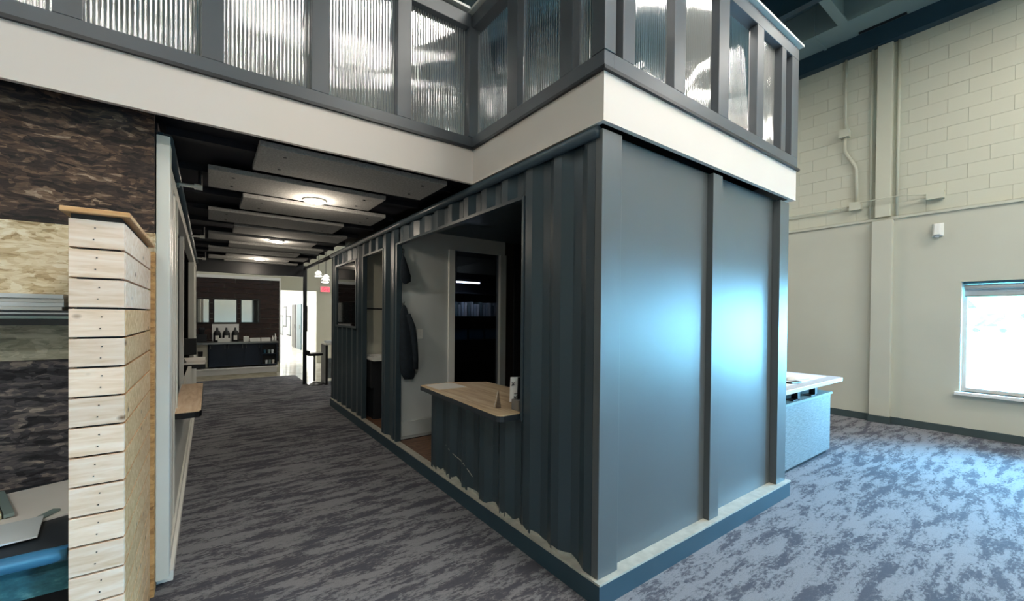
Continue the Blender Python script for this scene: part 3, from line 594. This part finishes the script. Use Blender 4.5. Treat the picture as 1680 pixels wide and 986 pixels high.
# ---- end wall of sample boards
eb = thing('sample_wall', 'wall of strand board panels in dark brown, natural, grey and charcoal finishes', 'wall cladding', (-4.5, 1.5, 0))
EB = lambda z0, z1, m: [box(x0, x1, 1.50, 1.53, z0, z1).build('strand_board', m, eb) for x0, x1 in ((-3.33, -2.105), (-4.55, -3.335), (-5.77, -4.555), (-8, -5.775))]
EB(2.115, 2.84, 'osb_dark'); EB(1.62, 2.112, 'osb_natural'); EB(1.40, 1.617, 'osb_grey'); EB(.0, 1.397, 'osb_charcoal')
box(-2.135, -2.10, 1.47, 1.56, 0, 2.0).build('board_edge', 'osb_edge', eb); box(-2.104, -2.10, 1.49, 1.56, 2.0, 2.112).build('board_edge', 'osb_natural', eb)
wing = thing('plank_wing_wall', 'narrow wing wall clad in gapped pale pine planks with a flat cap', 'partition', (-2.2, 1.0, 0))
box(-2.262, -2.142, .64, 1.46, 0, 2.0).build('core', 'brown_wall', wing)
pt = .1145
for k in range(18):
    z1 = 2.005 - k * pt; z0 = max(.0, z1 - pt + .008)
    if z1 < .01: break
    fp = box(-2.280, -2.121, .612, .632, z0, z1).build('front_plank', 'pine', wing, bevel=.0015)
    box(-2.137, -2.119, .6325, 1.47, z0, z1).build('side_plank', 'pine' if k < 3 else 'pine_warm_shade', wing, bevel=.0015)  # upper boards in the lit tone, lower ones with warm shade in their colour
    box(-2.284, -2.268, .634, 1.49, z0, z1).build('side_plank', 'pine', wing, bevel=.0015)
    nl = MB(); nx = -2.205 + random.uniform(-.012, .012)
    for dz in (.3, .72): nl.box(nx - .002 + dz * .01, nx + .002 + dz * .01, .609, .612, z0 + (z1 - z0) * dz - .002, z0 + (z1 - z0) * dz + .002)
    nl.build('nail', 'dark_metal', fp)
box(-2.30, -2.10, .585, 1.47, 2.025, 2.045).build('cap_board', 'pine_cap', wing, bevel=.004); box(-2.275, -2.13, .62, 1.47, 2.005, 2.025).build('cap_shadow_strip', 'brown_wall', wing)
# shelf and sample boards
g = thing('sample_shelf', 'dark steel wall shelf carrying the stacked sample boards', 'shelf', (-3, 1.4, 1.58))
box(-4.4, -2.29, 1.29, 1.5, 1.585, 1.615).build('shelf_board', 'dark_metal', g)
for x in (-3.5, -4.2): box(x, x + .03, 1.34, 1.5, 1.57, 1.585).build('bracket', 'dark_metal', g)
SB = [('pale grey blue sample board on top of the shelf stack', 'paper_blue', .022), ('pale sample board second from the top of the shelf stack', 'grey_paint', .02), ('pale sample board third from the top of the shelf stack', 'paper_blue', .02), ('grey sample board in the middle of the shelf stack', 'grey_paint', .018), ('thin dark sample board below the pale ones in the shelf stack', 'slate_laminate', .009), ('thin lavender sample board near the bottom of the shelf stack', 'paper_blue', .009), ('thin dark sample board next to the lowest in the shelf stack', 'slate_laminate', .009), ('grey sample board lying lowest on the shelf', 'duct_grey', .014)]
z = 1.616
for i, (lb, mt_, th) in enumerate(reversed(SB)):
    dx = random.uniform(-.015, .015) - (.03 if i > 3 else 0)
    tag(box(-3.1 + dx, -2.36 + dx - (0 if i < 4 else .04), 1.30 + random.uniform(0, .01), 1.49, z, z + th - .001).build('sample_board', mt_, bevel=.0015), lb, 'sample board', 'sample boards stacked on the wall shelf'); z += th
for k in range(4):
    tag(box(-2.40 - .03 * (k % 2) + .01 * k, -2.295, 1.31, 1.48, 1.652 + k * .020, 1.668 + k * .020).build('wood_swatch', 'swatch_brown'), ['brown wood swatch at the bottom of the small pile on the shelf end', 'brown wood swatch second from the bottom of the small pile', 'brown wood swatch second from the top of the small pile', 'brown wood swatch topping the small pile on the shelf end'][k], 'swatch', 'brown swatches at the shelf end')
tag(box(-2.33, -2.295, 1.30, 1.48, 1.616, 1.651).build('swatch_box', 'slate_laminate'), 'low dark box under the brown swatches on the shelf', 'box')
# counter with papers
g = thing('sample_counter', 'charcoal topped counter with rounded steel blue edge under the sample wall', 'counter', (-3.2, 1.05, 0))
box(-6, -2.29, .66, 1.495, .72, .752).build('counter_top', 'slate_laminate', g)
MB().tube([(-6, .66, .722), (-2.29, .66, .722)], .030, 14).build('front_edge', 'edge_blue', g, smooth=True)
box(-6, -2.29, .70, .73, .56, .70).build('apron', 'teal_cloth', g); box(-6, -2.29, .9, 1.48, 0, .72).build('cabinet_base', 'floor_dark', g)
tag(MB().cbox((-2.52, 1.18, .757), (.42, .5, .008), rz=.35).build('drawing_sheet', 'paper'), 'crumpled white drawing sheet beside the pine planks on the charcoal counter', 'paper')
tag(MB().cbox((-2.56, .84, .769), (.30, .22, .006), rz=.15).build('paper_sheet', 'paper_blue'), 'bluish white sheet hanging near the front edge of the charcoal counter', 'paper')
g = thing('tan_binder', 'tan folder lying on the white papers of the charcoal counter', 'folder', (-2.75, 1.15, .765)); MB().cbox((-2.78, 1.15, .778), (.32, .36, .022), rz=.35).build('cover', 'tan_card', g, bevel=.003); MB().cbox((-2.61, 1.21, .775), (.03, .36, .016), rz=.35).build('spine', 'duct_grey', g)
tag(MB().cbox((-2.43, .98, .766), (.035, .12, .012), rz=-.5).build('marker_pen', 'duct_grey', bevel=.005), 'short grey pen lying across the white drawing sheet', 'pen')

# ================================================================ KITCHEN AND HALLWAY (far end)
pf = struct('floor_kitchen_step', box(-4, -.34, 10.46, 11.25, 0, .24), 'platform_board')
box(-4, -.30, 10.43, 11.25, .24, .27).build('nosing', 'white_paint', pf); box(-4, -.34, 10.45, 10.46, .0, .11).build('riser_board', 'platform_board', pf); box(-4, -.34, 10.445, 10.46, .118, .235).build('riser_board', 'white_paint', pf)
kw = thing('plank_feature_wall', 'dark reclaimed wood plank wall behind the coffee counter', 'wall cladding', (-1.4, 11.2, .27))
r = 0; z = .30
while z < 2.56:
    x = -3.2 + (r % 3) * .25
    while x < -.19:
        x1 = min(x + .85, -.19); box(max(x, -3.2) + .003, x1 - .003, 11.225 - random.uniform(0, .006), 11.25, z + .003, z + .132).build('plank', 'wall_plank', kw); x += .85
    r += 1; z += .135
struct('trim_9', box(-3.2, -.16, 11.2, 11.25, 2.58, 2.66).box(-.19, -.16, 11.2, 11.25, .27, 2.58), 'white_paint')
cb = thing('coffee_cabinet', 'navy base cabinet with three pairs of handles and an open shelf bay', 'cabinet', (-1.05, 10.8, .27))
box(-1.84, -.32, 10.62, 11.18, .30, .88).box(-2.1, -1.84, 10.75, 11.18, .30, .88).build('carcass_back', 'floor_dark', cb)
cb.children[0].name = 'carcass'
for x0 in (-1.84, -1.46, -1.08): box(x0 + .003, x0 + .377, 10.60, 10.62, .31, .87).build('cabinet_door', 'navy_cabinet', cb)
for x in (-1.80, -1.50, -1.42, -1.12, -1.04, -.74):
    MB().tube([(x, 10.585, .76), (x, 10.585, .85)], .006, 6).build('handle', 'chrome_grey', cb)
bay = MB().box(-.70, -.32, 10.52, 10.62, .30, .33).box(-.70, -.32, 10.52, 10.62, .85, .87).box(-.70, -.68, 10.52, 10.62, .33, .85).box(-.34, -.32, 10.52, 10.62, .33, .85).box(-.68, -.34, 10.50, 10.62, .58, .60); bay.build('open_bay', 'navy_cabinet', cb)
box(-3.2, -.30, 10.50, 11.2, .88, .92).build('worktop', 'steel', cb)
box(-3.2, -1.86, 10.62, 10.64, .30, .87).build('side_panel', 'cream_wall', cb)
for i, (x0, x1) in enumerate(((-2.25, -1.84), (-1.72, -1.23), (-1.11, -.70))):
    g = thing('wall_mirror', ['mirror with dark frame nearest the white container', 'middle dark framed mirror on the plank wall', 'dark framed mirror nearest the hallway on the plank wall'][i], 'mirror', ((x0 + x1) / 2, 11.2, 1.42), 'mirrors on the plank wall')
    box(x0 - .03, x1 + .03, 11.195, 11.215, 1.39, 2.04).build('frame', 'dark_metal', g); box(x0, x1, 11.185, 11.195, 1.42, 2.01).build('glass', 'mirror_glass', g)
tag(box(-1.77, -1.17, 11.15, 11.17, .93, 1.37).build('backboard', 'white_paint'), 'white board standing behind the coffee dispensers', 'board')
for i, x in enumerate((-1.66, -1.46, -1.26)):
    g = thing('coffee_dispenser', ['black coffee dispenser nearest the white container', 'middle of the three black coffee dispensers', 'black coffee dispenser nearest the hallway'][i], 'dispenser', (x, 11.0, .921), 'black coffee dispensers on the worktop')
    MB().lathe((x, 11.0, .921), [(.075, 0), (.08, .03), (.08, .22), (.06, .27), (.03, .29), (.02, .36)], 16).build('body', 'black_plastic', g, smooth=True); box(x - .012, x + .012, 10.88, 10.93, 1.10, 1.13).build('spout', 'black_plastic', g); box(x - .04, x + .04, 10.915, 10.922, .96, 1.08).build('label_plate', 'paper', g)
MBX = [(-1.52, 10.72, .26, .10, 'white box in front of the coffee dispensers'), (-1.03, 10.75, .12, .13, 'small white box on the worktop beside the long ones'), (-.83, 10.72, .24, .09, 'long white box in the middle of the worktop'), (-.58, 10.72, .22, .09, 'long white box nearest the bottles')]
for x, y, sx, sz, lb in MBX: tag(box(x - sx / 2, x + sx / 2, y - .06, y + .06, .921, .921 + sz).build('napkin_box', 'white_paint', bevel=.004), lb, 'box', 'white boxes on the coffee worktop')
for i, (x, h) in enumerate(((-.40, .12), (-.34, .18))):
    g = thing('bottle', ['short white bottle at the hallway end of the worktop', 'tall white bottle at the hallway end of the worktop'][i], 'bottle', (x, 10.8, .921)); MB().lathe((x, 10.8, .921), [(.028, 0), (.028, h * .6), (.012, h * .8), (.012, h)], 12).build('body', 'white_paint', g, smooth=True); MB().lathe((x, 10.8, .921 + h), [(.014, 0), (.012, .02)], 10).build('cap', 'grey_paint', g)
g = thing('coffee_grinder', 'dark coffee machine in the shade beside the dispensers', 'coffee machine', (-1.98, 10.95, .921)); box(-2.1, -1.88, 10.85, 11.1, .921, 1.12).build('body', 'dark_metal', g, bevel=.01); MB().lathe((-1.99, 10.98, 1.12), [(.05, 0), (.08, .12), (.06, .16)], 14).build('hopper', 'dark_metal', g)
tag(MB().lathe((-2.2, 10.8, .921), [(.06, 0), (.11, .08), (.11, .15)], 16).build('bowl', 'grey_paint'), 'grey bowl on the worktop next to the white container', 'bowl')
for i, (x, z, c_) in enumerate(((-.62, .60, 'edge_blue'), (-.52, .60, 'duct_grey'), (-.44, .60, 'paper_blue'), (-.58, .33, 'paper_blue'), (-.50, .33, 'duct_grey'), (-.42, .33, 'paper'))):
    tag(MB().lathe((x, 10.545, z + .001), [(.025, 0), (.032, .10), (.03, .10)], 12).build('mug', c_), ['blue mug at the inner end of the upper bay shelf', 'grey mug in the middle of the upper bay shelf', 'pale blue mug at the outer end of the upper bay shelf', 'pale mug at the inner end of the lower bay shelf', 'grey mug in the middle of the lower bay shelf', 'white mug at the outer end of the lower bay shelf'][i], 'mug', 'mugs in the open cabinet bay')
# hallway
PF = [(24.1, 25.6, .43, 1.58, 'low framed picture at the deep end of the hallway'), (22.9, 24.0, .93, 2.07, 'high framed picture deep in the hallway'), (21.5, 22.8, .49, 1.55, 'low framed picture before the black door'), (17.3, 17.9, .9, 2.0, 'framed picture between the teal door and the opening')]
for y0, y1, z0, z1, lb in PF:
    g = thing('framed_picture', lb, 'picture', (1.69, (y0 + y1) / 2, z0), 'framed pictures along the hallway'); box(1.67, 1.70, y0, y1, z0, z1).build('frame', 'door_black', g); box(1.66, 1.67, y0 + .08, y1 - .08, z0 + .08, z1 - .08).build('print', 'picture_print', g)
for i, (y0, y1, mt_) in enumerate(((20.0, 21.1, 'door_black'), (18.6, 19.7, 'door_teal'))):
    d = box(1.66, 1.70, y0, y1, 0, 2.12).build('door_%d' % (i + 1), mt_); d['kind'] = 'structure'
    MB().tube([(1.62, y0 + .1, .95), (1.62, y0 + .1, 1.15)], .015, 8).build('door_handle', 'chrome_grey', d)
for i, y in enumerate((15, 19, 23, 26.5)):
    g = thing('hallway_light', ['flat white ceiling light at the mouth of the hallway', 'second flat ceiling light into the hallway', 'third flat ceiling light into the hallway', 'flat ceiling light at the deep end of the hallway'][i], 'ceiling light', (.3, y, 2.66), 'hallway ceiling lights')
    box(0, .6, y - .6, y + .6, 2.66, 2.70).build('frame', 'white_paint', g); box(.03, .57, y - .57, y + .57, 2.65, 2.66).build('diffuser', 'hall_panel', g)
    lamp('hallway_lamp', 'AREA', (.3, y, 2.64), 95, (1, .98, .94), (.55, 1.1))
g = thing('exit_sign', 'small red glowing EXIT sign on the far wall past the black post', 'sign', (1.6, 12.9, 2.45)); box(1.28, 1.60, 12.95, 12.98, 2.40, 2.60).build('housing', 'white_paint', g); box(1.30, 1.58, 12.94, 12.95, 2.42, 2.58).build('face', 'exit_red', g)
text('EXIT', .14, 'white_paint', g, Matrix.Translation((1.44, 12.93, 2.50)) @ Matrix.Rotation(math.pi / 2, 4, 'X'))
for i, (x, y, z) in enumerate(((.72, 10.6, 2.72), (1.0, 10.9, 2.66), (.86, 10.4, 2.55))):
    g = thing('pendant_lamp', ['clear glass pendant lamp nearest the black post', 'clear glass pendant lamp nearest the container', 'lowest of the three glass pendant lamps'][i], 'pendant lamp', (x, y, z), 'glass pendant lamps')
    MB().lathe((x, y, z), [(.11, 0), (.10, .08), (.05, .14), (.02, .16)], 16).build('shade', 'polycarbonate', g, smooth=True); MB().lathe((x, y, z - .01), [(.09, 0), (.1, .012)], 14).build('glow_disc', 'pendant_glow', g); MB().tube([(x, y, z + .15), (x, y, 6.79)], .006, 5).build('cord', 'dark_metal', g)
# small desk and chair past the container
g = thing('waiting_desk', 'narrow black desk with white top just beyond the end of the container', 'desk', (.6, 8.6, 0)); box(.42, 1.5, 8.35, 8.85, .93, .97).build('top', 'white_paint', g); box(.42, .47, 8.37, 8.83, 0, .93).build('side_panel', 'black_plastic', g); box(.47, .56, 8.36, 8.38, .15, .62).build('mesh_panel', 'picture_print', g); box(1.4, 1.45, 8.37, 8.83, 0, .93).build('side_panel', 'black_plastic', g)
tag(box(.46, .66, 8.45, 8.7, .971, 1.02).build('desk_tray', 'paper_blue'), 'pale tray standing on the narrow black desk', 'tray')
g = thing('bar_stool', 'black padded stool with chrome stem drawn up to the narrow desk', 'stool', (.22, 8.6, 0))
MB().prism(rounded(.05, .39, 8.43, 8.77, .08, 'abcd'), .68, .74).build('seat', 'black_plastic', g, bevel=.01); MB().tube([(.22, 8.6, .08), (.22, 8.6, .68)], .025, 10).build('stem', 'chrome_grey', g); MB().lathe((.22, 8.6, 0), [(.19, 0), (.19, .02), (.04, .07)], 20).build('foot', 'chrome_grey', g); box(.05, .09, 8.44, 8.76, .74, .80).build('backrest', 'black_plastic', g)

# ================================================================ HALL LIGHTS
HL = [(1.0, -1.2, 0, .6), (1.0, -2.1, 0, .8), (1.0, -3.0, 0, 1.0), (5.3, -2.6, 1, 1.3), (-3.6, -1.8, 0, .25), (-3.4, -5.6, 0, 2.3), (1.0, -5.6, 0, 2.2), (4.6, -6.0, 1, 1.8), (-6.2, -3.0, 0, .6), (4.3, 4.0, 1, 1.5), (4.3, 9.0, 1, 1.4), (-5.5, 5.5, 1, 1.4), (-1.2, 9.9, 0, .45)]  # camera-side fill fixtures and the last one over the kitchen are added, unseen
HN = ['first', 'second', 'third', 'fourth', 'fifth', 'sixth', 'seventh', 'eighth', 'ninth', 'tenth', 'eleventh', 'twelfth', 'thirteenth (added kitchen fill)']
for i, (x, y, al, pw) in enumerate(HL):
    g = thing('linear_light', 'white linear ceiling light, %s of the hall lights' % HN[i], 'ceiling light', (x, y, 6.0), 'linear hall lights')
    hx, hy = (.08, 1.3) if al else (.75, .08)
    box(x - hx, x + hx, y - hy, y + hy, 6.0, 6.07).build('housing', 'white_metal', g); box(x - hx + .01, x + hx - .01, y - hy + .01, y + hy - .01, 5.99, 6.0).build('diffuser', 'led_panel', g)
    for s_ in (-1, 1): dx, dy = (0, s_ * 1.1) if al else (s_ * .6, 0); MB().tube([(x + dx, y + dy, 6.07), (x + dx, y + dy, 6.8)], .004, 5).build('suspension_wire', 'steel', g)
    lamp('linear_lamp', 'AREA', (x, y, 5.985), HALL_W * pw, WARM, (hx * 2, hy * 2))
